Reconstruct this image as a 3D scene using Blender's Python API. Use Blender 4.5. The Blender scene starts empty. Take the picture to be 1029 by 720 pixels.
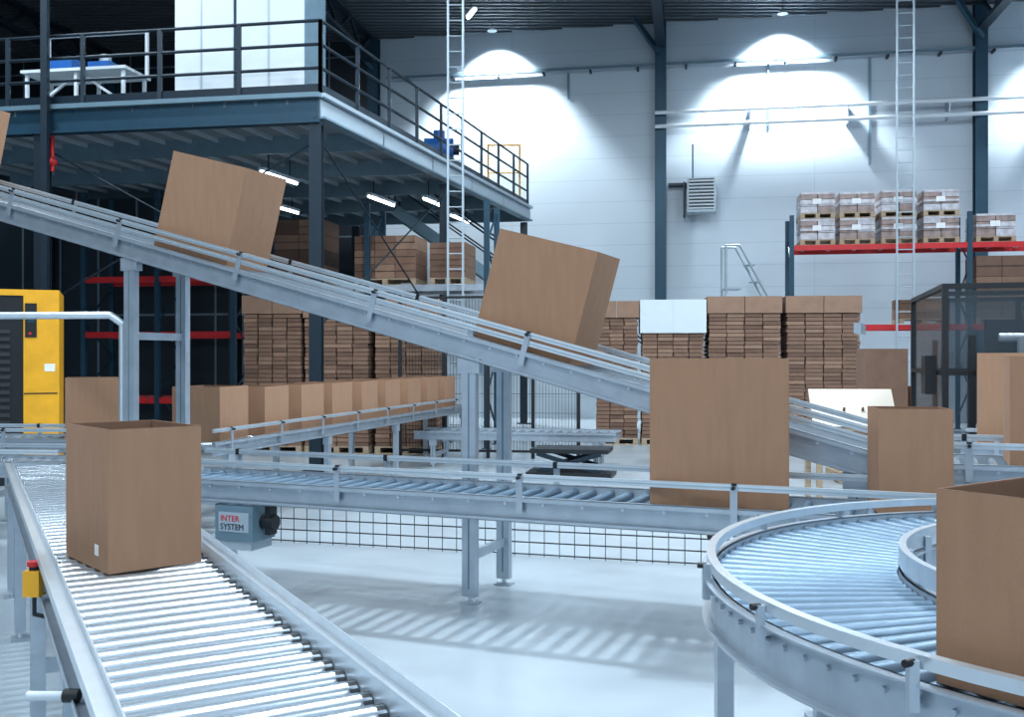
import bpy, math, random
from mathutils import Matrix, Vector
random.seed(7)
S=bpy.context.scene
T=Matrix.Translation
def RZ(a): return Matrix.Rotation(a,4,'Z')
def RY(a): return Matrix.Rotation(a,4,'Y')
rad=math.radians
# ------------------------------------------------------------ materials
MATS={}
def mat(name,col,rough=.5,metal=0.,var=.08,scale=6.,bump=0.,bscale=60.,emit=None,estr=0,stretch=(1,1,1),alpha=None):
    m=bpy.data.materials.new(name); m.use_nodes=True
    nt=m.node_tree; b=nt.nodes['Principled BSDF']
    b.inputs['Roughness'].default_value=rough; b.inputs['Metallic'].default_value=metal
    tc=nt.nodes.new('ShaderNodeTexCoord'); mp=nt.nodes.new('ShaderNodeMapping')
    mp.inputs['Scale'].default_value=stretch
    nt.links.new(tc.outputs['Object'],mp.inputs['Vector'])
    n=nt.nodes.new('ShaderNodeTexNoise'); n.inputs['Scale'].default_value=scale; n.inputs['Detail'].default_value=5
    nt.links.new(mp.outputs[0],n.inputs['Vector'])
    r=nt.nodes.new('ShaderNodeValToRGB')
    r.color_ramp.elements[0].position=.3; r.color_ramp.elements[1].position=.7
    r.color_ramp.elements[0].color=[c*(1-var) for c in col]+[1]
    r.color_ramp.elements[1].color=[min(1,c*(1+var)) for c in col]+[1]
    nt.links.new(n.outputs['Fac'],r.inputs['Fac']); nt.links.new(r.outputs['Color'],b.inputs['Base Color'])
    if bump:
        n2=nt.nodes.new('ShaderNodeTexNoise'); n2.inputs['Scale'].default_value=bscale
        nt.links.new(mp.outputs[0],n2.inputs['Vector'])
        bp=nt.nodes.new('ShaderNodeBump'); bp.inputs['Strength'].default_value=bump; bp.inputs['Distance'].default_value=.01
        nt.links.new(n2.outputs['Fac'],bp.inputs['Height']); nt.links.new(bp.outputs[0],b.inputs['Normal'])
    if emit:
        b.inputs['Emission Color'].default_value=list(emit)+[1]; b.inputs['Emission Strength'].default_value=estr
    if alpha is not None: b.inputs['Alpha'].default_value=alpha
    MATS[name]=m; return m
mat('galv',(.46,.52,.58),.38,.65,.08,9)
mat('alu',(.64,.70,.75),.28,.65,.04,12)
mat('roller',(.50,.57,.63),.26,.85,.05,20)
mat('roller_grey',(.15,.225,.30),.42,.4,.06,20)
mat('belt',(.05,.07,.09),.5,0,.1,20)
mat('black',(.010,.012,.015),.45)
mat('rubber',(.03,.035,.04),.6)
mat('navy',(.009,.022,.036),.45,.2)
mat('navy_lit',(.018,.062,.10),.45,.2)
mat('blue',(.02,.11,.34),.4)
mat('red',(.55,.02,.025),.4)
mat('yellow',(.80,.40,.02),.4)
mat('white',(.62,.68,.72),.45,0,.02)
mat('greywhite',(.38,.45,.50),.45,.2,.03)
mat('teal_grey',(.15,.235,.29),.45,.2)
mat('card',(.335,.190,.115),.85,0,.05,5,.15,60,stretch=(5,5,.8))
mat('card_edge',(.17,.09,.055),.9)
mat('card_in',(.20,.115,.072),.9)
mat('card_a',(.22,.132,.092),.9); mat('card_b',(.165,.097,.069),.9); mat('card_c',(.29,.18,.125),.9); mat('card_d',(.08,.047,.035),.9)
mat('wood',(.38,.29,.20),.8,0,.2,5,stretch=(1,8,8))
mat('ply',(.60,.54,.46),.7,0,.08,4)
mat('wrap',(.52,.50,.53),.25,0,.25,8)
mat('wrap_card',(.31,.23,.21),.35,0,.3,7)
mat('deck',(.18,.215,.24),.5,.2)
mat('glass_dark',(.05,.07,.085),.12,0,alpha=.35)
mat('label',(.8,.8,.8),.6)
mat('tube_light',(1,1,1),.5,emit=(.85,.95,1),estr=10)
def wallmat(name,col,line,bw,bh,mort,rough=.5,off=.5):
    m=bpy.data.materials.new(name); m.use_nodes=True
    nt=m.node_tree; b=nt.nodes['Principled BSDF']; b.inputs['Roughness'].default_value=rough
    tc=nt.nodes.new('ShaderNodeTexCoord'); sp=nt.nodes.new('ShaderNodeSeparateXYZ'); cb=nt.nodes.new('ShaderNodeCombineXYZ')
    nt.links.new(tc.outputs['Object'],sp.inputs[0])
    nt.links.new(sp.outputs['X'],cb.inputs['X']); nt.links.new(sp.outputs['Z'],cb.inputs['Y'])
    br=nt.nodes.new('ShaderNodeTexBrick'); br.offset=off
    br.inputs['Color1'].default_value=list(col)+[1]; br.inputs['Color2'].default_value=[c*.985 for c in col]+[1]
    br.inputs['Mortar'].default_value=list(line)+[1]; br.inputs['Scale'].default_value=1
    br.inputs['Brick Width'].default_value=bw; br.inputs['Row Height'].default_value=bh; br.inputs['Mortar Size'].default_value=mort
    nt.links.new(cb.outputs[0],br.inputs['Vector']); nt.links.new(br.outputs['Color'],b.inputs['Base Color'])
    MATS[name]=m; return m
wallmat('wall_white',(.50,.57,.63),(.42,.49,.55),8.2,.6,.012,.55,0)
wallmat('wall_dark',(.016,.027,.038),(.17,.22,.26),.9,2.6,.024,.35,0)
mat('ceiling',(.06,.075,.09),.6)
mat('floor',(.365,.42,.46),.26,0,.07,1.2,.03,8)

# ------------------------------------------------------------ mesh builder
class MB:
    def __init__(s,M=None):
        s.v=[];s.f=[];s.mi=[];s.sm=[];s.slots=[];s.M=M or Matrix()
    def add(s,vs,fs,m,smooth=False):
        if m not in s.slots: s.slots.append(m)
        k=s.slots.index(m); o=len(s.v)
        s.v+= [s.M@Vector(p) for p in vs]
        for f in fs: s.f.append([o+i for i in f]); s.mi.append(k); s.sm.append(smooth)
    def box(s,x0,x1,y0,y1,z0,z1,m):
        vs=[(x0,y0,z0),(x1,y0,z0),(x1,y1,z0),(x0,y1,z0),(x0,y0,z1),(x1,y0,z1),(x1,y1,z1),(x0,y1,z1)]
        s.add(vs,[(0,3,2,1),(4,5,6,7),(0,1,5,4),(1,2,6,5),(2,3,7,6),(3,0,4,7)],m)
    def basis(s,p,q):
        d=(q-p).normalized(); u=Vector((0,0,1)) if abs(d.z)<.95 else Vector((0,1,0))
        a=d.cross(u).normalized(); b=a.cross(d).normalized(); return d,a,b
    def beam(s,p,q,w,h,m):
        p=Vector(p);q=Vector(q);d,a,b=s.basis(p,q); vs=[]
        for c in (p,q):
            for sa,sb in ((-1,-1),(1,-1),(1,1),(-1,1)): vs.append(c+a*sa*w/2+b*sb*h/2)
        s.add(vs,[(0,1,2,3),(7,6,5,4),(0,4,5,1),(1,5,6,2),(2,6,7,3),(3,7,4,0)],m)
    def cyl(s,p,q,r,m,n=10,r2=None,caps=True):
        p=Vector(p);q=Vector(q);d,a,b=s.basis(p,q); r2=r if r2 is None else r2
        ring=lambda c,rr:[c+(a*math.cos(2*math.pi*i/n)+b*math.sin(2*math.pi*i/n))*rr for i in range(n)]
        A=ring(p,r);B=ring(q,r2)
        s.add(A+B,[(i,i+n,(i+1)%n+n,(i+1)%n) for i in range(n)],m,True)
        if caps: s.add(A,[tuple(range(n))],m); s.add(B,[tuple(reversed(range(n)))],m)
    def tube(s,pts,r,m,n=8):
        for i in range(len(pts)-1): s.cyl(pts[i],pts[i+1],r,m,n)
        for p in pts[1:-1]: s.ball(p,r,m)
    def ball(s,p,r,m,n=8):
        vs=[];fs=[]
        for j in range(5):
            t=math.pi*j/4
            for i in range(n):
                f=2*math.pi*i/n; vs.append((p[0]+r*math.sin(t)*math.cos(f),p[1]+r*math.sin(t)*math.sin(f),p[2]+r*math.cos(t)))
        for j in range(4):
            for i in range(n): fs.append((j*n+i,(j+1)*n+i,(j+1)*n+(i+1)%n,j*n+(i+1)%n))
        s.add(vs,fs,m,True)
    def arc(s,cx,cy,r0,r1,z0,z1,a0,a1,m,n=64):
        vs=[];fs=[]
        for i in range(n+1):
            a=rad(a0+(a1-a0)*i/n); c,sn=math.cos(a),math.sin(a)
            for r,z in ((r0,z0),(r1,z0),(r1,z1),(r0,z1)): vs.append((cx+r*c,cy+r*sn,z))
        for i in range(n):
            o=i*4
            for k in range(4): fs.append((o+k,o+(k+1)%4,o+4+(k+1)%4,o+4+k))
        fs.append((3,2,1,0)); o=n*4; fs.append((o,o+1,o+2,o+3))
        s.add(vs,fs,m)
    def obj(s,name):
        me=bpy.data.meshes.new(name)
        vs=s.v
        c=Vector((sum(v.x for v in vs)/len(vs),sum(v.y for v in vs)/len(vs),min(v.z for v in vs))) if not getattr(s,'keep',False) else Vector()
        me.from_pydata([v-c for v in vs],[],s.f)
        for m in s.slots: me.materials.append(MATS[m])
        me.polygons.foreach_set('material_index',s.mi); me.polygons.foreach_set('use_smooth',s.sm)
        me.update()
        o=bpy.data.objects.new(name,me); o.location=c; S.collection.objects.link(o); return o

# ------------------------------------------------------------ camera
cd=bpy.data.cameras.new('camera'); cam=bpy.data.objects.new('camera',cd); S.collection.objects.link(cam)
cam.location=(0,0,1.67); cam.rotation_euler=(rad(90),0,0); cd.lens=35; cd.sensor_width=36; cd.clip_end=200
S.camera=cam

# ------------------------------------------------------------ room
b=MB(); b.box(-20,20,-6,34,-.2,0,'floor'); b.keep=True; b.obj('floor')
b=MB(); b.box(-20,20,-6,34,10.9,11.1,'ceiling')
for i in range(60):
    y=19+i*.25; b.box(-18,18,y,y+.1,10.84,10.9,'ceiling')
b.keep=True; b.obj('ceiling')
WM=T((0,28,0))@RZ(math.atan2(-.176,.985))
def wall(name,x0,x1,m,z1=10.9):
    b=MB(); b.box(x0,x1,0,.25,0,z1,m); b.keep=True; o=b.obj(name); o.matrix_world=WM; return o
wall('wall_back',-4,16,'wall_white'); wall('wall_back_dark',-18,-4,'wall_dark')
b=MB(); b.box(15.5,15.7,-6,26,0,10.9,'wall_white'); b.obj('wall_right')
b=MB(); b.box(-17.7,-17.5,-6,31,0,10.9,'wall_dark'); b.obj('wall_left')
for i,lx in enumerate((-12.2,-4,4.14,12.3)):
    b=MB(WM)
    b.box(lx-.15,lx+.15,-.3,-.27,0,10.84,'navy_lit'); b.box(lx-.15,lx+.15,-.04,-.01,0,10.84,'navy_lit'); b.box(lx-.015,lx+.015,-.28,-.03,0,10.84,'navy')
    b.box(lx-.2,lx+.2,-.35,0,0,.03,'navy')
    b.obj('steel_column')
    b=MB(WM)
    b.box(lx-.12,lx+.12,-26,-.3,10.75,10.84,'navy'); b.box(lx-.12,lx+.12,-26,-.3,10.1,10.2,'navy')
    y=-.4
    while y>-24:
        b.beam((lx,y,10.8),(lx,y-.9,10.15),.08,.08,'navy'); b.beam((lx,y-.9,10.15),(lx,y-1.8,10.8),.08,.08,'navy'); y-=1.8
    b.beam((lx,-.3,9.9),(lx-.7,-.7,10.8),.12,.12,'navy_lit')
    b.obj('roof_truss')
b=MB(WM)
for h in (8.3,7.93): b.cyl((4.0,-.42,h),(15,-.42,h),.055,'white',8)
for x in (6.5,9,11.5,14): b.box(x-.015,x+.015,-.4,0,7.85,8.4,'galv')
b.obj('wall_pipes')
b=MB(WM); b.box(-3.6,15,-.25,-.05,9.62,9.64,'galv'); b.box(-3.6,15,-.25,-.24,9.62,9.70,'teal_grey')
for i in range(14): b.box(-3+i*1.3,-2.95+i*1.3,-.25,0,9.55,9.62,'navy')
b.obj('cable_tray')
b=MB(WM)
for x,h0,h1 in ((9.6,6.8,9.6),(1.6,8.9,9.6),(7.0,7.9,9.6)):
    b.box(x-.03,x+.03,-.06,-.0,h0,h1,'teal_grey')
b.obj('wall_conduit')
b=MB(WM); x0,x1=4.85,5.6
b.box(x0,x1,-.75,-.25,5.55,6.45,'greywhite')
for i in range(9):
    z=5.62+i*.09; b.beam(((x0+.05),-.78,z+.03),((x1-.05),-.78,z+.03),.03,.035,'white'); b.box(x0+.05,x1-.05,-.765,-.75,z+.05,z+.085,'black')
b.box(x0-.5,x1-.1,-.25,0,6.35,6.42,'navy'); b.box(x0-.1,x0-.05,-.5,0,5.5,6.4,'navy')
b.cyl((5.0,-.5,6.45),(5.0,-.5,7.4),.02,'navy_lit'); b.obj('unit_heater')
def ladder(name,x,y,w,z0,z1,yaw=0):
    b=MB(T((x,y,0))@RZ(yaw))
    for sx in (-w/2,w/2): b.box(sx-.02,sx+.02,-.02,.02,z0,z1,'greywhite')
    z=z0+.2
    while z<z1: b.cyl((-w/2,0,z),(w/2,0,z),.014,'greywhite',6); z+=.28
    b.obj(name)
ladder('vertical_ladder',-1.02,17.95,.27,0,10.83); ladder('vertical_ladder',8.85,22.4,.36,0,10.83,-.17)

# ------------------------------------------------------------ mezzanine
C=Vector((-2.84,14.7)); r=Vector((.287,.958)); l=Vector((-.985,.17))
def mz(a,bq,z):
    p=C+l*a+r*bq; return (p.x,p.y,z)
b=MB()
DT=5.57
def slab(a0,a1,b0,b1,z0,z1,m):
    vs=[mz(a1,b0,z0),mz(a0,b0,z0),mz(a0,b1,z0),mz(a1,b1,z0),mz(a1,b0,z1),mz(a0,b0,z1),mz(a0,b1,z1),mz(a1,b1,z1)]
    b.add(vs,[(0,3,2,1),(4,5,6,7),(0,1,5,4),(1,2,6,5),(2,3,7,6),(3,0,4,7)],m)
slab(0,9,0,11.5,DT-.06,DT,'deck')
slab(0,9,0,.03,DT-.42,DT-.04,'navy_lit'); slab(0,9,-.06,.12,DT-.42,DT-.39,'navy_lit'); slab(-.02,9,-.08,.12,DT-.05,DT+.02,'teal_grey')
slab(0,.03,0,11.5,DT-.34,DT-.02,'greywhite'); slab(-.08,.1,0,11.5,DT-.36,DT-.33,'teal_grey'); slab(-.08,.1,0,11.5,DT-.04,DT+.02,'greywhite')
for i in range(1,6): slab(0,9,i*2.3-.03,i*2.3+.03,DT-.36,DT-.06,'teal_grey')
for i in range(1,19): slab(i*.5-.02,i*.5+.02,0,11.5,DT-.13,DT-.06,'greywhite')
b.obj('mezzanine_deck')
b=MB()
for a,bb in ((.1,.1),(.1,5.5),(.1,11.3),(4.6,.1),(4.6,5.5),(8.9,.1),(8.9,5.5),(4.6,11.3)):
    x,y,_=mz(a,bb,0)
    b.box(x-.09,x+.09,y-.11,y-.09,0,DT-.42,'navy'); b.box(x-.09,x+.09,y+.09,y+.11,0,DT-.42,'navy'); b.box(x-.015,x+.015,y-.09,y+.09,0,DT-.42,'navy')
    b.box(x-.18,x+.18,y-.18,y+.18,0,.02,'navy')
b.obj('mezzanine_columns')
x,y,_=mz(4.35,-.16,0); b=MB(); b.box(x-.05,x+.05,y-.05,y+.05,0,10.05,'navy'); b.obj('support_post')
b=MB()
def rail_run(pts,z):
    for k in range(len(pts)-1):
        p=Vector(pts[k]);q=Vector(pts[k+1])
        L=(q-p).length; n=max(1,round(L/1.3))
        for i in range(n+1):
            c=p+(q-p)*i/n; b.box(c.x-.03,c.x+.03,c.y-.03,c.y+.03,z+.02,z+1.1,'navy')
        for h in (1.1,.75,.4): b.cyl((p.x,p.y,z+h),(q.x,q.y,z+h),.025,'navy',6)
        b.beam((p.x,p.y,z+.1),(q.x,q.y,z+.1),.01,.13,'navy')
P=lambda a,bb:mz(a,bb,0)[:2]
rail_run([P(9,.03),P(0,.03),P(.03,11.4)],DT); b.obj('mezzanine_guard_rail')
b=MB(T((-5.45,16.1,DT+.001))@RZ(-.17))
b.box(0,1.0,0,.9,0,3.6,'white'); b.box(1.06,2.2,0,.9,0,3.6,'white'); b.box(1.0,1.06,.04,.8,0,3.6,'navy_lit')
b.box(2.2,2.22,0,.9,0,3.6,'teal_grey')
b.box(0,2.2,-.02,0,3.5,3.6,'greywhite'); b.box(0,2.2,-.02,0,0,.1,'greywhite'); b.box(.45,.47,-.01,0,.1,3.5,'greywhite'); b.box(1.6,1.62,-.01,0,.1,3.5,'greywhite')
b.obj('storage_enclosure')
b=MB(T((-8.2,16.6,DT+.001))@RZ(-.17))
b.box(0,1.9,0,.8,.85,.9,'white')
for x in (.05,.95,1.8):
    for y in (.05,.7): b.box(x,x+.05,y,y+.05,0,.85,'white')
b.box(0,1.9,.05,.1,.2,.25,'white')
b.beam((.1,.2,.3),(.9,.2,.85),.04,.04,'white'); b.beam((1.0,.2,.85),(1.8,.2,.3),.04,.04,'white')
b.box(.3,.8,.2,.6,.9,1.15,'blue'); b.box(1.1,1.5,.2,.6,.9,1.05,'blue'); b.cyl((1.3,.4,1.05),(1.3,.4,1.2),.1,'greywhite')
b.box(.0,.05,.7,.75,.9,1.7,'white'); b.box(1.85,1.9,.7,.75,.9,1.7,'white'); b.box(0,1.9,.7,.75,1.65,1.7,'white')
b.obj('workbench')
x,y,_=mz(.5,6.3,0)
b=MB(T((x,y,DT+.001)))
b.box(-.25,.25,-.2,.2,0,.1,'navy'); b.cyl((-.3,0,.45),(.3,0,.45),.25,'blue',16); b.cyl((0,0,.45),(0,0,.85),.12,'blue',12); b.box(-.2,.2,-.15,.15,.1,.3,'blue'); b.cyl((.3,0,.45),(.42,0,.45),.1,'black')
b.obj('blue_pump_motor')
x,y,_=mz(.5,10.9,0)
b=MB(T((x,y,DT+.001)))
b.tube([(-.4,0,0),(-.4,0,1.5),(.4,0,1.5),(.4,0,0)],.025,'yellow'); b.cyl((-.4,0,.8),(.4,0,.8),.02,'yellow'); b.obj('yellow_safety_frame')
for a,bb in ((2.6,3.0),(.9,6.5),(1.9,6.0),(1.2,9.0),(4.5,6.7)):
    p=mz(a,bb,DT-.47); q=mz(a,bb+1.3,DT-.47)
    b=MB(); b.beam(p,q,.12,.06,'white'); p=Vector(p)-Vector((0,0,.05)); q=Vector(q)-Vector((0,0,.05)); b.cyl(p,q,.03,'tube_light',8)
    for t in (.2,.8):
        c=p+(q-p)*t; b.box(c.x-.01,c.x+.01,c.y-.01,c.y+.01,c.z,DT-.13,'navy')
    b.obj('fluorescent_tube_light')
b=MB(); b.beam((-1.15,26,10.62),(-.95,25.4,10.62),.15,.06,'white'); b.cyl((-1.15,26,10.57),(-.95,25.4,10.57),.05,'tube_light'); b.box(-1.06,-1.04,25.7,25.72,10.6,10.83,'navy'); b.obj('fluorescent_tube_light')
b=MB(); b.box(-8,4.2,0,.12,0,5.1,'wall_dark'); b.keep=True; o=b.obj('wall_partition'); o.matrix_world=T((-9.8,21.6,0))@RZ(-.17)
b=MB(); b.cyl((-7.2,15.6,4.6),(-7.2,15.6,5.15),.03,'red'); b.ball((-7.2,15.6,4.75),.08,'red'); b.cyl((-7.2,15.6,5.1),(-7.2,15.6,5.43),.02,'red'); b.obj('sprinkler_pipe')
b=MB()
b.cyl(mz(.2,.2,4.9),mz(4.5,.2,2.6),.015,'navy',6); b.cyl(mz(4.5,.2,4.9),mz(.2,.2,2.6),.015,'navy',6); b.cyl(mz(.1,.3,4.9),mz(.1,5.4,2.2),.015,'navy',6); b.cyl(mz(.1,5.4,4.9),mz(.1,.3,2.2),.015,'navy',6)
b.obj('cross_bracing')
b=MB(T((-2.7,23.0,0)))
L=7.3;H=5.1
for y in (0,.9):
    b.beam((0,y,H),(L,y,0),.05,.25,'teal_grey')
    b.cyl((0,y,H+1.0),(L,y,1.0),.025,'navy',6); b.cyl((0,y,H+.55),(L,y,.55),.02,'navy',6)
    for i in range(8):
        t=i/7; b.box(t*L-.02,t*L+.02,y-.02,y+.02,H*(1-t),H*(1-t)+1.0,'navy')
for i in range(1,27):
    t=i/27; b.box(t*L-.13,t*L+.13,0,.9,H*(1-t)-.02,H*(1-t)+.02,'deck')
b.obj('mezzanine_staircase')

# ------------------------------------------------------------ storage piles and racks
def pallet_geo(b,w,d,z=0):
    for x in (0,w/2-.05,w-.1): b.box(x,x+.1,0,d,z+.02,z+.11,'wood')
    for i in range(6): y=i*(d-.09)/5; b.box(0,w,y,y+.09,z+.11,z+.135,'wood')
    for y in (0,d/2-.05,d-.1): b.box(0,w,y,y+.1,z,z+.02,'wood')
def flat_stack(name,x,y,yaw,w,d,h,z0=0,cols=4,cap='card_c',caph=.32,single=False):
    b=MB(T((x,y,z0))@RZ(yaw)); pallet_geo(b,w,d)
    z=.135; cw=w/cols; lh=.075
    while z<h-caph:
        for i in range(cols):
            j=random.uniform(-.01,.01); k=random.uniform(0,.025)
            m=random.choice(['card_a','card_b','card_a','card_c','card_a'])
            b.box(i*cw+.01+j,(i+1)*cw-.01+j,k,d-k,z,z+lh-.01,m)
        z+=lh
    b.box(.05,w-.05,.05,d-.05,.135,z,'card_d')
    if single: b.box(-.03,w+.03,-.03,d+.03,z,z+caph,cap); b.box(w*.5-.002,w*.5+.002,-.032,-.03,z,z+caph,'greywhite')
    else: b.box(-.02,w/2-.006,-.02,d+.02,z,z+caph,cap); b.box(w/2+.006,w+.02,-.02,d+.02,z,z+caph,cap)
    return b.obj(name)
flat_stack('flat_carton_pallet',1.62,19.3,-.1,.82,1.0,2.78,cols=3)
flat_stack('flat_carton_pallet',2.5,19.2,-.1,1.2,1.0,2.78,cap='white',caph=.64,single=True)
flat_stack('flat_carton_pallet',3.76,19.05,-.1,1.36,1.0,2.8)
flat_stack('flat_carton_pallet',5.22,18.9,-.1,1.36,1.0,2.82)
flat_stack('flat_carton_pallet',-4.75,17.6,-.1,1.05,1.0,2.75)
flat_stack('flat_carton_pallet',-3.65,17.5,-.1,1.15,1.0,2.65)
flat_stack('flat_carton_pallet',-2.4,17.4,-.1,1.1,1.0,2.7)
def rack(name,x,y,yaw,w,d,h,levels,beamm,bays=1,upm='navy_lit'):
    b=MB(T((x,y,0))@RZ(yaw))
    for i in range(bays+1):
        for yy in (0,d):
            b.box(i*w-.05,i*w+.05,yy-.04,yy+.04,0,h,upm); b.box(i*w-.08,i*w+.08,yy-.08,yy+.08,0,.015,upm)
        z=.3;k=0
        while z+.7<h:
            b.beam((i*w,0 if k%2 else d,z),(i*w,d if k%2 else 0,z+.7),.03,.03,upm); z+=.7;k+=1
    for z in levels:
        for yy in (0,d): b.box(0,w*bays,yy-.03,yy+.03,z-.12,z,beamm)
        for i in range(int(w*bays/.6)): b.box(.3+i*.6,.36+i*.6,0,d,z-.05,z-.01,'galv')
    return b.obj(name)
rack('pallet_rack',6.52,23.2,-.17,3.9,1.0,5.0,[2.45,4.3],'red',2)
def wrapped(name,x,y,z,yaw,w,d,h,seed):
    rs=random.Random(seed)
    b=MB(T((x,y,z))@RZ(yaw)); pallet_geo(b,w,d)
    nz=3
    for k in range(nz):
        for i in range(2):
            z0=.14+k*(h-.14)/nz
            b.box(i*w/2+.008,(i+1)*w/2-.008,.02,d-.02,z0,z0+(h-.14)/nz-.012,rs.choice(['wrap_card','wrap','wrap_card']))
    b.box(.0,w,.0,d,.14+(h-.14)*.42,.14+(h-.14)*.52,'wrap'); b.box(0.01,w-.01,.01,d-.01,h-.05,h,'wrap')
    b.box(w*.35,w*.6,-.01,0,h*.55,h*.75,'label')
    return b.obj(name)
c,s_=math.cos(-.17),math.sin(-.17)
def onr(t,o=.05): return (6.52+c*t-s_*o,23.2+s_*t+c*o)
for i,t in enumerate((.2,1.08,2.0,2.92)):
    x,y=onr(t); wrapped('wrapped_pallet_load',x,y,4.3,-.17,.78,.9,.62,i)
    wrapped('wrapped_pallet_load',x,y,4.92,-.17,.78,.9,.62-.02*(i%2),i+9)
x,y=onr(4.05); wrapped('wrapped_pallet_load',x,y,4.3,-.17,.85,.9,.65,31)
def carton_pile(name,x,y,z,yaw,w,d,h,nx,nz,ms=('card_a','card_b','card_c')):
    b=MB(T((x,y,z))@RZ(yaw)); pallet_geo(b,w,d)
    for k in range(nz):
        for i in range(nx):
            zz=.14+k*(h-.14)/nz
            b.box(i*w/nx+.006,(i+1)*w/nx-.006,0,d,zz,zz+(h-.14)/nz-.008,random.choice(ms))
            b.box(i*w/nx+.006,(i+1)*w/nx-.006,-.004,0,zz+(h-.14)/nz*.45,zz+(h-.14)/nz*.52,'card_d')
    return b.obj(name)
x,y=onr(4.05); carton_pile('carton_pallet_load',x,y,2.45,-.17,1.1,.9,1.55,2,3,('card_a','card_b'))
x,y=onr(2.4); carton_pile('carton_pallet_load',x,y,2.45,-.17,1.1,.9,.6,2,2,('card_a','card_b'))
rack('pallet_rack',-8.6,20.0,-.17,1.6,1.0,5.0,[.9,2.2,3.3],'red',2)
rack('pallet_rack',-5.0,19.2,-.17,2.3,1.0,4.6,[3.05],'galv',2)
carton_pile('carton_pallet_load',-3.0,18.95,3.05,-.17,1.2,.9,.95,3,3)
carton_pile('carton_pallet_load',-4.6,19.25,3.05,-.17,1.0,.9,1.3,2,4,('card_b','card_d'))
carton_pile('carton_pallet_load',-1.55,18.7,3.05,-.17,.7,.9,.8,2,3,('card_b','card_a'))

# ------------------------------------------------------------ cardboard box
def carton(x,y,z,yaw,L,D,H,M=None,label=False,name='cardboard_box'):
    M=M or (T((x,y,z))@RZ(yaw)); b=MB(M); t=.007
    def w(x0,x1,y0,y1,z0,z1):
        b.box(x0,x1,y0,y1,z0,z1,'card')
    w(0,L,0,t,0,H); w(0,L,D-t,D,0,H); w(0,t,t,D-t,0,H); w(L-t,L,t,D-t,0,H); w(t,L-t,t,D-t,0,t)
    e=.0008
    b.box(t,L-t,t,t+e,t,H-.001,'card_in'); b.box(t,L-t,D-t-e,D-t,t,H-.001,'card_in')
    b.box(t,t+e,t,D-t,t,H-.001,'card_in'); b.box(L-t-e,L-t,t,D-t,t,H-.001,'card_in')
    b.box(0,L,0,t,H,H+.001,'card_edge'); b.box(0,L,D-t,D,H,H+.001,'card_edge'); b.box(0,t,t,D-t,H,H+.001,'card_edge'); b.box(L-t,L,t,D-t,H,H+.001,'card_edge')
    # glued lap joint on one corner
    b.box(L,L+.0025,.003,.045,.004,H-.002,'card')
    if label: b.box(-.001,0,.10,.14,.05,.09,'label')
    return b.obj(name)

# ------------------------------------------------------------ conveyors
def frame_side(b,L,y,out,fh,m='galv',pitch=.1):
    z1=.015; z0=z1-fh
    b.box(0,L,min(y,y+.006*out),max(y,y+.006*out),z0,z1,m)
    for z in (z0,z1-.006): b.box(0,L,min(y,y+.04*out),max(y,y+.04*out),z,z+.006,m)
    for z in (z0,z1-.03): b.box(0,L,min(y+.036*out,y+.04*out),max(y+.036*out,y+.04*out),z,z+.03 if z>z0 else z+.02,m)
    s=pitch/2
    while s<L: b.cyl((s,y,-.03),(s,y+.014*out,-.03),.011,'alu',6); s+=pitch*2
def guide(b,L,y,out,h,step=1.0,double=False,clamp=True):
    for hh in ((h,h-.055) if double else (h,)):
        b.box(0,L,y-.012,y+.012,hh-.018,hh+.018,'alu'); b.box(0,L,y-.015,y+.015,hh-.004,hh+.004,'greywhite')
    s=.3
    while s<L:
        if clamp:
            b.box(s-.02,s+.02,min(y+.015*out,y+.022*out),max(y+.015*out,y+.022*out),-.08,h+.01,'galv')
            b.box(s-.014,s+.014,y-.016,y+.016,h-.021,h+.021,'black'); b.cyl((s,y+.02*out,h),(s,y+.05*out,h),.011,'black',8)
        else: b.box(s-.015,s+.015,y-.01,y+.01,0,h,'galv')
        s+=step
def leg_pair(b,s,W,top,bars=(.3,),w=.07):
    for y in (-.0,W):
        b.box(s-w/2,s+w/2,y-.03,y+.03,.05,top,'galv')
        b.box(s-.006,s+.006,y-.031,y+.031,.1,top-.02,'teal_grey')
        b.cyl((s,y,.0),(s,y,.06),.018,'alu',8); b.box(s-.06,s+.06,y-.05,y+.05,0,.012,'galv')
        b.box(s-w*.8,s+w*.8,y-.035,y+.035,top-.1,top,'galv')
    for z in bars: b.box(s-.02,s+.02,0,W,z-.03,z+.03,'galv')
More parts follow.
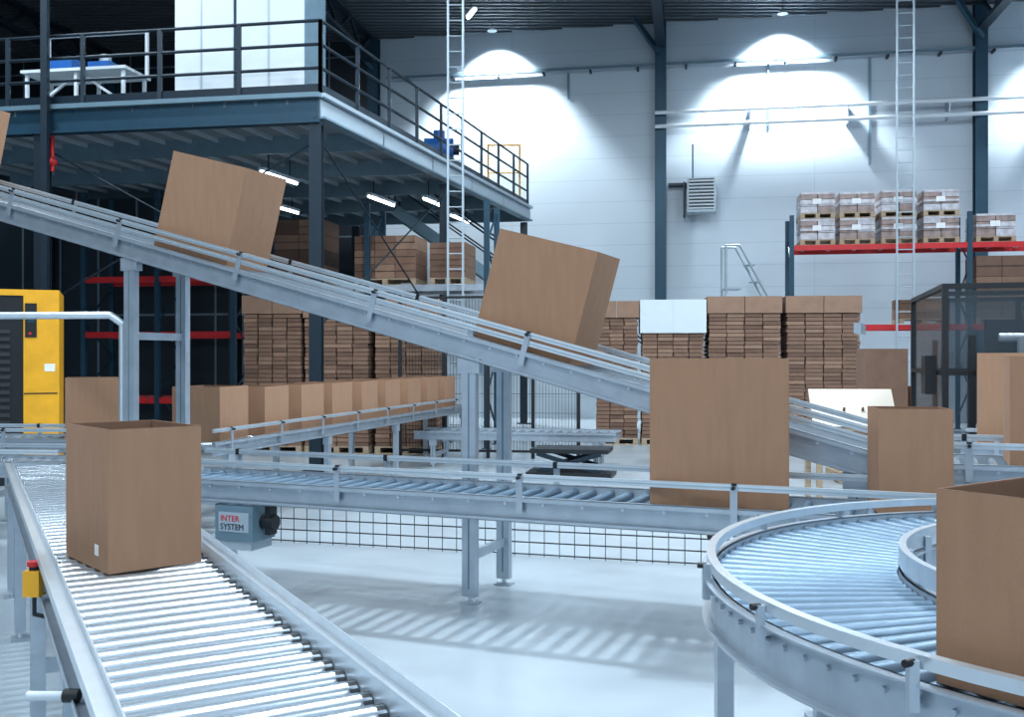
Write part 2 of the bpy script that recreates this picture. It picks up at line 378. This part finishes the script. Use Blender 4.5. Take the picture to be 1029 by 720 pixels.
def conveyor(name,ox,oy,yaw,L,W,H,slope=0,pitch=.1,rr=.025,legs=(),bars=(.3,),near=.1,far=.1,fh=.13,belt=False,rm='roller',gdouble=False,legw=.07,gstep=1.0,clamp=True,wide=False):
    M0=T((ox,oy,0))@RZ(yaw); a=math.atan(slope)
    b=MB(M0@T((0,0,H))@RY(a)); LL=L/math.cos(a)
    frame_side(b,LL,0,-1,fh,pitch=pitch); frame_side(b,LL,W,1,fh,pitch=pitch)
    if belt:
        b.box(.05,LL-.05,.03,W-.03,-.008,0,'belt'); b.box(.03,LL-.03,.01,W-.01,-.03,-.012,'galv'); b.box(.05,LL-.05,.05,W-.05,-fh+.01,-fh+.02,'greywhite')
        s=.4
        while s<LL: b.cyl((s,.01,-.06),(s,W-.01,-.06),.022,'roller',8); s+=.6
        b.cyl((.04,.01,-.04),(.04,W-.01,-.04),.04,'roller',12); b.cyl((LL-.04,.01,-.04),(LL-.04,W-.01,-.04),.04,'roller',12)
    else:
        s=pitch/2
        while s<LL:
            b.cyl((s,.008,-rr),(s,W-.008,-rr),rr,rm,16)
            b.cyl((s,.006,-rr),(s,.03,-rr),rr+.001,'rubber',10,caps=False)
            s+=pitch
        s=.5
        while s<LL: b.box(s-.02,s+.02,0,W,-fh+.02,-fh+.05,'galv'); s+=1.2
    if wide:
        for y,o in ((-.0,-1),(W,1)):
            b.box(0,LL,min(y-.005*o,y+.05*o),max(y-.005*o,y+.05*o),.016,.022,'alu')
            b.box(0,LL,min(y+.046*o,y+.05*o),max(y+.046*o,y+.05*o),.018,.05,'alu')
            b.box(0,LL,min(y-.005*o,y-.001*o),max(y-.005*o,y-.001*o),-.03,.045,'alu')
    if near: guide(b,LL,-.02,-1,near,gstep,gdouble,clamp)
    if far: guide(b,LL,W+.02,1,far,gstep,gdouble,clamp)
    b.M=M0
    for s in legs: leg_pair(b,s,W,H-slope*s-fh+.02,bars,legw)
    return b.obj(name)
U=Vector((.926,-.377)); V=Vector((.377,.926)); YU=math.atan2(-.377,.926)
conveyor('roller_conveyor',.240,1.274,math.atan2(.877,-.48),7.0,.545,.90,pitch=.094,rr=.034,legs=(.5,2.2,3.9,5.6,6.8),near=0,far=0,fh=.15,bars=(.3,.6),wide=True)
o0=Vector((-2.12,6.78))-U*.45
conveyor('roller_conveyor',o0.x,o0.y,YU,5.1,.58,.84,pitch=.12,rr=.027,legs=(.25,4.55),near=.13,far=.14,rm='roller_grey',fh=.15,gstep=1.25)
sl=.269; HR=1.66+.15; p0=Vector((-.286,6.8)); st=p0-U*8.0
conveyor('inclined_belt_conveyor',st.x,st.y,YU,10.75,.6,HR+8*sl,slope=sl,belt=True,legs=(1.5,5.04,8.0,10.5),bars=(.32,1.85),near=.13,far=.13,fh=.16,gdouble=True,legw=.1,gstep=1.2)
tl=p0+U*2.8
conveyor('roller_conveyor',tl.x,tl.y,YU,4.0,.6,HR-2.79*sl,pitch=.1,legs=(.4,2.2,3.8),near=.12,far=.12)
YR=math.atan2(1,.258); 
conveyor('roller_conveyor',-5.15+.258*9.2,9.2,YR,8.2,.66,.88,pitch=.14,legs=(.3,2.5,4.7,7.8),near=.12,far=.12,gstep=1.0)
for i in range(9):
    z=9.55+.82*i+random.uniform(-.03,.03); X=-5.72+.258*z
    carton(X,z,.88,YR-math.pi/2+random.uniform(-.03,.03),.5,.56,.5+(.02 if i==0 else 0))
conveyor('roller_conveyor',-7.2,9.75,-.05,3.9,.6,.88,pitch=.14,legs=(.4,2,3.6),near=.1,far=.1)
carton(-4.40,9.8,.88,.35,.5,.42,.6)
conveyor('roller_conveyor',-7.0,8.6,-.12,3.3,.55,.80,pitch=.12,legs=(.4,2,3.1),near=.1,far=.1)
RM=T((p0.x,p0.y,HR))@RZ(YU)@RY(math.atan(sl))
for s in (-6.02,-2.88,0.0): carton(0,0,0,0,.72,.52,.77,M=RM@T((s,.05,.0)))
carton(.775,5.60,.84,-.2,.755,.46,.83)
carton(1.965,5.34,.84,-.16,.38,.30,.56)
q=tl+U*.46+V*.08; carton(q.x+.06,q.y,HR-2.79*sl,YU,.6,.45,.62)
carton(-1.44,3.55,.90,math.atan2(.657,.753),.345,.47,.515,label=True)
carton(1.01,2.37,.90,math.atan2(-.817,.577),.34,.42,.46)
# curve
b=MB(); cx,cy=2.366,3.247; A0,A1=72,300; Hc=.90
b.arc(cx,cy,1.675,1.683,.76,.915,A0,A1,'galv'); b.arc(cx,cy,1.675,1.715,.909,.915,A0,A1,'galv'); b.arc(cx,cy,1.675,1.715,.76,.766,A0,A1,'galv')
b.arc(cx,cy,1.022,1.03,.78,.915,A0,A1,'galv'); b.arc(cx,cy,.99,1.03,.909,.915,A0,A1,'galv')
b.arc(cx,cy,1.668,1.70,.950,.982,A0,A1,'alu',72); b.arc(cx,cy,1.005,1.03,.93,1.0,A0,A1,'alu',60)
n=int(rad(A1-A0)*1.675/.092)
for i in range(n):
    a=rad(A0+(A1-A0)*(i+.5)/n); d=Vector((math.cos(a),math.sin(a),0)); c0=Vector((cx,cy,Hc))
    b.cyl(c0+d*1.035-Vector((0,0,.019)),c0+d*1.67-Vector((0,0,.030)),.019,'roller_grey',14,r2=.030)
    b.cyl(c0+d*1.683-Vector((0,0,.03)),c0+d*1.695-Vector((0,0,.03)),.008,'galv',6)
for a in range(A0+8,A1,19):
    a=rad(a); d=Vector((math.cos(a),math.sin(a),0)); c0=Vector((cx,cy,0))
    p=c0+d*1.71; b.box(p.x-.012,p.x+.012,p.y-.012,p.y+.012,.85,.97,'galv'); b.cyl(p+Vector((0,0,.965)),p+d*.03+Vector((0,0,.965)),.01,'black',8)
    p=c0+d*.995; b.box(p.x-.012,p.x+.012,p.y-.012,p.y+.012,.85,.97,'galv')
for a in (80,125,165,205,245,290):
    a=rad(a); d=Vector((math.cos(a),math.sin(a),0)); c0=Vector((cx,cy,0))
    for rr in (1.64,1.06):
        p=c0+d*rr; b.box(p.x-.03,p.x+.03,p.y-.03,p.y+.03,.02,.8,'galv'); b.box(p.x-.06,p.x+.06,p.y-.06,p.y+.06,0,.02,'galv')
    b.beam(c0+d*1.06+Vector((0,0,.3)),c0+d*1.64+Vector((0,0,.3)),.04,.05,'galv'); b.beam(c0+d*1.03+Vector((0,0,.76)),c0+d*1.67+Vector((0,0,.76)),.04,.05,'galv')
b.obj('curved_roller_conveyor')
g0=Vector((-2.12,6.78))+U*.17-V*.06
b=MB(T((g0.x,g0.y,0))@RZ(YU))
b.box(0,.30,0,.25,.46,.69,'teal_grey'); b.box(.02,.28,.01,.24,.40,.46,'greywhite'); b.box(.03,.27,-.004,0,.52,.65,'greywhite')
b.cyl((.30,.12,.58),(.40,.12,.58),.05,'black',14); b.box(.34,.38,.08,.16,.5,.69,'black'); b.box(-.04,.0,.05,.1,.5,.69,'black')
go=b.obj('drive_gearbox')
for txt,zz,mm in (('INTER',.59,'red'),('SYSTEM',.535,'navy')):
    cu=bpy.data.curves.new('lettering','FONT'); cu.body=txt; cu.size=.056; cu.extrude=.001; cu.materials.append(MATS[mm])
    t=bpy.data.objects.new('lettering',cu); S.collection.objects.link(t)
    mw=T((g0.x,g0.y,0))@RZ(YU)@T((.045,-.006,zz))@Matrix.Rotation(rad(90),4,'X')
    t.parent=go; t.matrix_parent_inverse=Matrix.Translation(go.location).inverted(); t.matrix_basis=mw
b=MB(T((-1.775,3.7,.0)))
b.box(-.03,.03,-.03,.03,.79,.885,'yellow'); b.cyl((0,0,.885),(0,0,.90),.018,'black',12); b.cyl((0,0,.90),(0,0,.918),.026,'red',16); b.box(-.02,.06,.01,.03,.80,.84,'galv'); b.tube([(0,0,.79),(0,0,.72),(.06,.02,.70)],.008,'black')
b.obj('emergency_stop_button')
b=MB(T((-1.19,2.6,.79))); b.cyl((-.07,0,0),(.02,0,0),.012,'white',10); b.cyl((0.02,0,0),(.06,0,0),.018,'black',10); b.ball((-.07,0,0),.013,'white'); b.obj('sensor_reflector')
b=MB(); b.tube([(-6.2,8.3,2.02),(-3.25,8.05,2.02),(-3.15,8.05,1.95),(-3.15,8.05,0)],.03,'alu'); b.cyl((-5.2,8.2,2.02),(-5.2,8.2,0),.03,'alu'); b.obj('guard_handrail')
b=MB(); P0=Vector((-2.6,9.2)); P1=Vector((2.4,7.75)); d=(P1-P0); L=d.length; d.normalize()
for z in (.02,.12,.22,.34): b.beam((P0.x,P0.y,z),(P1.x,P1.y,z),.006,.01,'black')
i=0
while i*.13<L:
    p=P0+d*i*.13; b.box(p.x-.003,p.x+.003,p.y-.003,p.y+.003,0,.34,'black'); i+=1
b.obj('low_wire_mesh_fence')
b=MB(); 
for k in range(5):
    x=-1.9+k*.75; y=16.9-.1*k; b.box(x-.03,x+.03,y-.03,y+.03,0,2.75,'black')
    if k<4:
        for z in (.12,2.7): b.beam((x,y,z),(x+.75,y-.1,z),.03,.04,'black')
        for j in range(1,14): xx=x+j*.75/14; yy=y-.1*j/14; b.box(xx-.003,xx+.003,yy-.003,yy+.003,.12,2.7,'black')
        for j in range(1,8): b.beam((x,y,.12+j*.32),(x+.75,y-.1,.12+j*.32),.006,.006,'black')
b.obj('safety_fence')
b=MB(T((.25,14.0,0))@RZ(-.2))
b.box(0,1.1,0,.7,.34,.40,'black'); b.box(-.05,1.15,-.05,.75,.0,.08,'black'); b.beam((.1,0,.08),(1.0,0,.34),.04,.06,'navy'); b.beam((1.0,0,.08),(.1,0,.34),.04,.06,'navy'); b.beam((.1,.7,.08),(1.0,.7,.34),.04,.06,'navy'); b.beam((1.0,.7,.08),(.1,.7,.34),.04,.06,'navy')
b.obj('scissor_lift_table')
conveyor('roller_conveyor',-1.5,15.3,-.2,3.1,.75,.55,pitch=.15,legs=(.3,2.8),bars=(.2,),near=0,far=0)
for i,(x,y) in enumerate(((2.2,15.6),(2.25,15.65),(2.18,15.62))):
    b=MB(T((x,y,i*.136))@RZ(-.15)); pallet_geo(b,1.2,.8); b.obj('wooden_pallet')
b=MB(T((-6.05,13.3,0))@RZ(.38)@T((-1.15,0,0)))
b.box(0,1.15,0,1.3,0,.12,'black'); b.box(.72,1.15,0,1.3,.12,2.58,'yellow'); b.box(0,.72,.02,1.3,.12,2.56,'black'); b.box(0,.72,0,.05,2.50,2.58,'yellow')
for i in range(18): b.box(.05,.56,-.0,.02,.3+i*.1,.35+i*.1,'rubber')
b.box(.74,.88,-.012,0,1.95,2.4,'black'); b.box(.77,.85,-.016,-.012,2.15,2.3,'navy_lit'); b.box(.73,1.13,-.006,0,1.2,1.215,'black'); b.cyl((.8,-.02,2.0),(.8,0,2.0),.02,'red')
b.box(.97,1.1,-.004,0,1.5,1.6,'label')
b.obj('air_compressor_cabinet')
b=MB(T((3.3,10.9,0))@RZ(-.1)); b.beam((.45,0,.92),(.45,.3,1.32),.9,.03,'ply')
for i in range(4):
    b.beam((.15+i*.2,.1,1.10),(.15+i*.2,.115,1.12),.02,.05,'card_d')
for x in (.05,.8):
    for y in (.05,.7): b.box(x,x+.06,y,y+.06,0,.9,'wood')
b.box(.0,.9,.0,.8,.88,.91,'wood'); b.box(.05,.86,.3,.34,.91,1.25,'wood')
b.obj('plywood_board_stand')
b=MB(T((4.35,10.0,0))@RZ(-.27))
W,D,Hh=2.4,2.6,2.42
for x in (0,.25,1.2,W):
    for y in (0,D):
        b.box(x-.03,x+.03,y-.03,y+.03,0,Hh if x!=.25 else 1.9,'black')
for y in (0,D/2,D):
    for z in (Hh,1.55,.12):
        if y!=D/2 or z==Hh: b.box(0,W,y-.03,y+.03,z-.05,z,'black')
for x in (0,W):
    for z in (Hh,1.55,.12): b.box(x-.03,x+.03,0,D,z-.05,z,'black')
    b.box(x-.003,x+.003,.03,D-.03,.12,Hh-.05,'glass_dark')
b.box(0,W,-.003,.003,1.55,Hh-.05,'glass_dark'); b.box(0,W,D-.003,D+.003,.12,Hh-.05,'glass_dark')
b.box(.5,1.8,.5,2.1,0,.75,'greywhite'); b.box(.6,1.7,1.2,1.35,.75,2.1,'black'); b.cyl((.7,1.1,1.9),(1.6,1.1,1.9),.05,'alu'); b.cyl((.9,1.0,1.2),(.9,1.0,1.9),.04,'alu'); b.cyl((1.3,1.0,1.2),(1.3,1.0,1.9),.04,'alu'); b.box(.8,1.4,.8,1.1,1.1,1.25,'navy_lit')
b.box(-.15,-.04,.3,.6,1.3,1.7,'black')
b.obj('case_forming_machine')
carton(4.26,9.12,.88,-.5,.62,.5,.84); 
conveyor('roller_conveyor',4.1,9.1,-.5,2.5,.6,.88,pitch=.12,legs=(.3,2.2),near=.08,far=.1)
b=MB(T((4.35,13.2,0))@RZ(-.1)); pallet_geo(b,1.0,.9)
b.box(.35,.9,.1,.6,.14,1.8,'card_a'); b.box(.94,.99,.1,.6,.14,1.3,'card'); b.box(.35,.9,.095,.1,.9,.92,'card_d'); b.obj('tall_carton_stack')
b=MB(T((5.35,24.9,0)))
for y in (0,.5):
    b.tube([(0,y,0),(0,y,4.5),(.35,y,4.5),(1.1,y,3.1),(1.9,y,0)],.03,'greywhite')
for i in range(10): b.box(.55+i*.14,.75+i*.14,0,.5,4.0-i*.42,4.03-i*.42,'greywhite')
b.box(0,.4,0,.5,3.4,3.43,'greywhite'); b.obj('mobile_step_ladder')

# ------------------------------------------------------------ lights
def area(x,y,z,sx,sy,p,col=(.80,.91,1)):
    b=MB(); b.box(x-sx/2-.04,x+sx/2+.04,y-sy/2-.04,y+sy/2+.04,z+.02,z+.1,'white')
    b.cyl((x,y,z+.1),(x,y,10.83),.015,'navy',6); b.obj('highbay_light_fixture')
    L=bpy.data.lights.new('highbay_light','AREA'); L.shape='RECTANGLE'; L.size=sx; L.size_y=sy; L.energy=p; L.color=col
    o=bpy.data.objects.new('highbay_light',L); o.location=(x,y,z); S.collection.objects.link(o)
for y in (-2,3,8.5,13.5):
    for x in (-8,0,8): area(x,y,10.4,1.2,.4,440)
for x in (2.5,10): area(x,18.0,10.4,1.2,.4,300)
area(-9,19.5,10.4,1.2,.4,230)
area(1.5,7.6,10.2,.4,.4,600)
for lx in (-.4,7.3,15.0):
    p=WM@Vector((lx,-.85,10.6))
    L=bpy.data.lights.new('wall_washer','SPOT'); L.energy=4600; L.spot_size=rad(98); L.spot_blend=.4; L.shadow_soft_size=.25; L.color=(.85,.94,1)
    o=bpy.data.objects.new('wall_washer',L); o.location=p; o.rotation_euler=(rad(14),0,rad(-10)); S.collection.objects.link(o)
    b=MB(T(p)); b.cyl((0,0,.02),(0,0,.12),.14,'white',12,r2=.05); b.cyl((0,0,.12),(0,0,.23),.015,'navy'); b.obj('wall_washer_housing')
w=bpy.data.worlds.new('world'); S.world=w; w.use_nodes=True
w.node_tree.nodes['Background'].inputs[0].default_value=(.60,.78,.95,1); w.node_tree.nodes['Background'].inputs[1].default_value=.95
S.view_settings.view_transform='Standard'
S.view_settings.exposure=0.06
S.view_settings.gamma=0.94
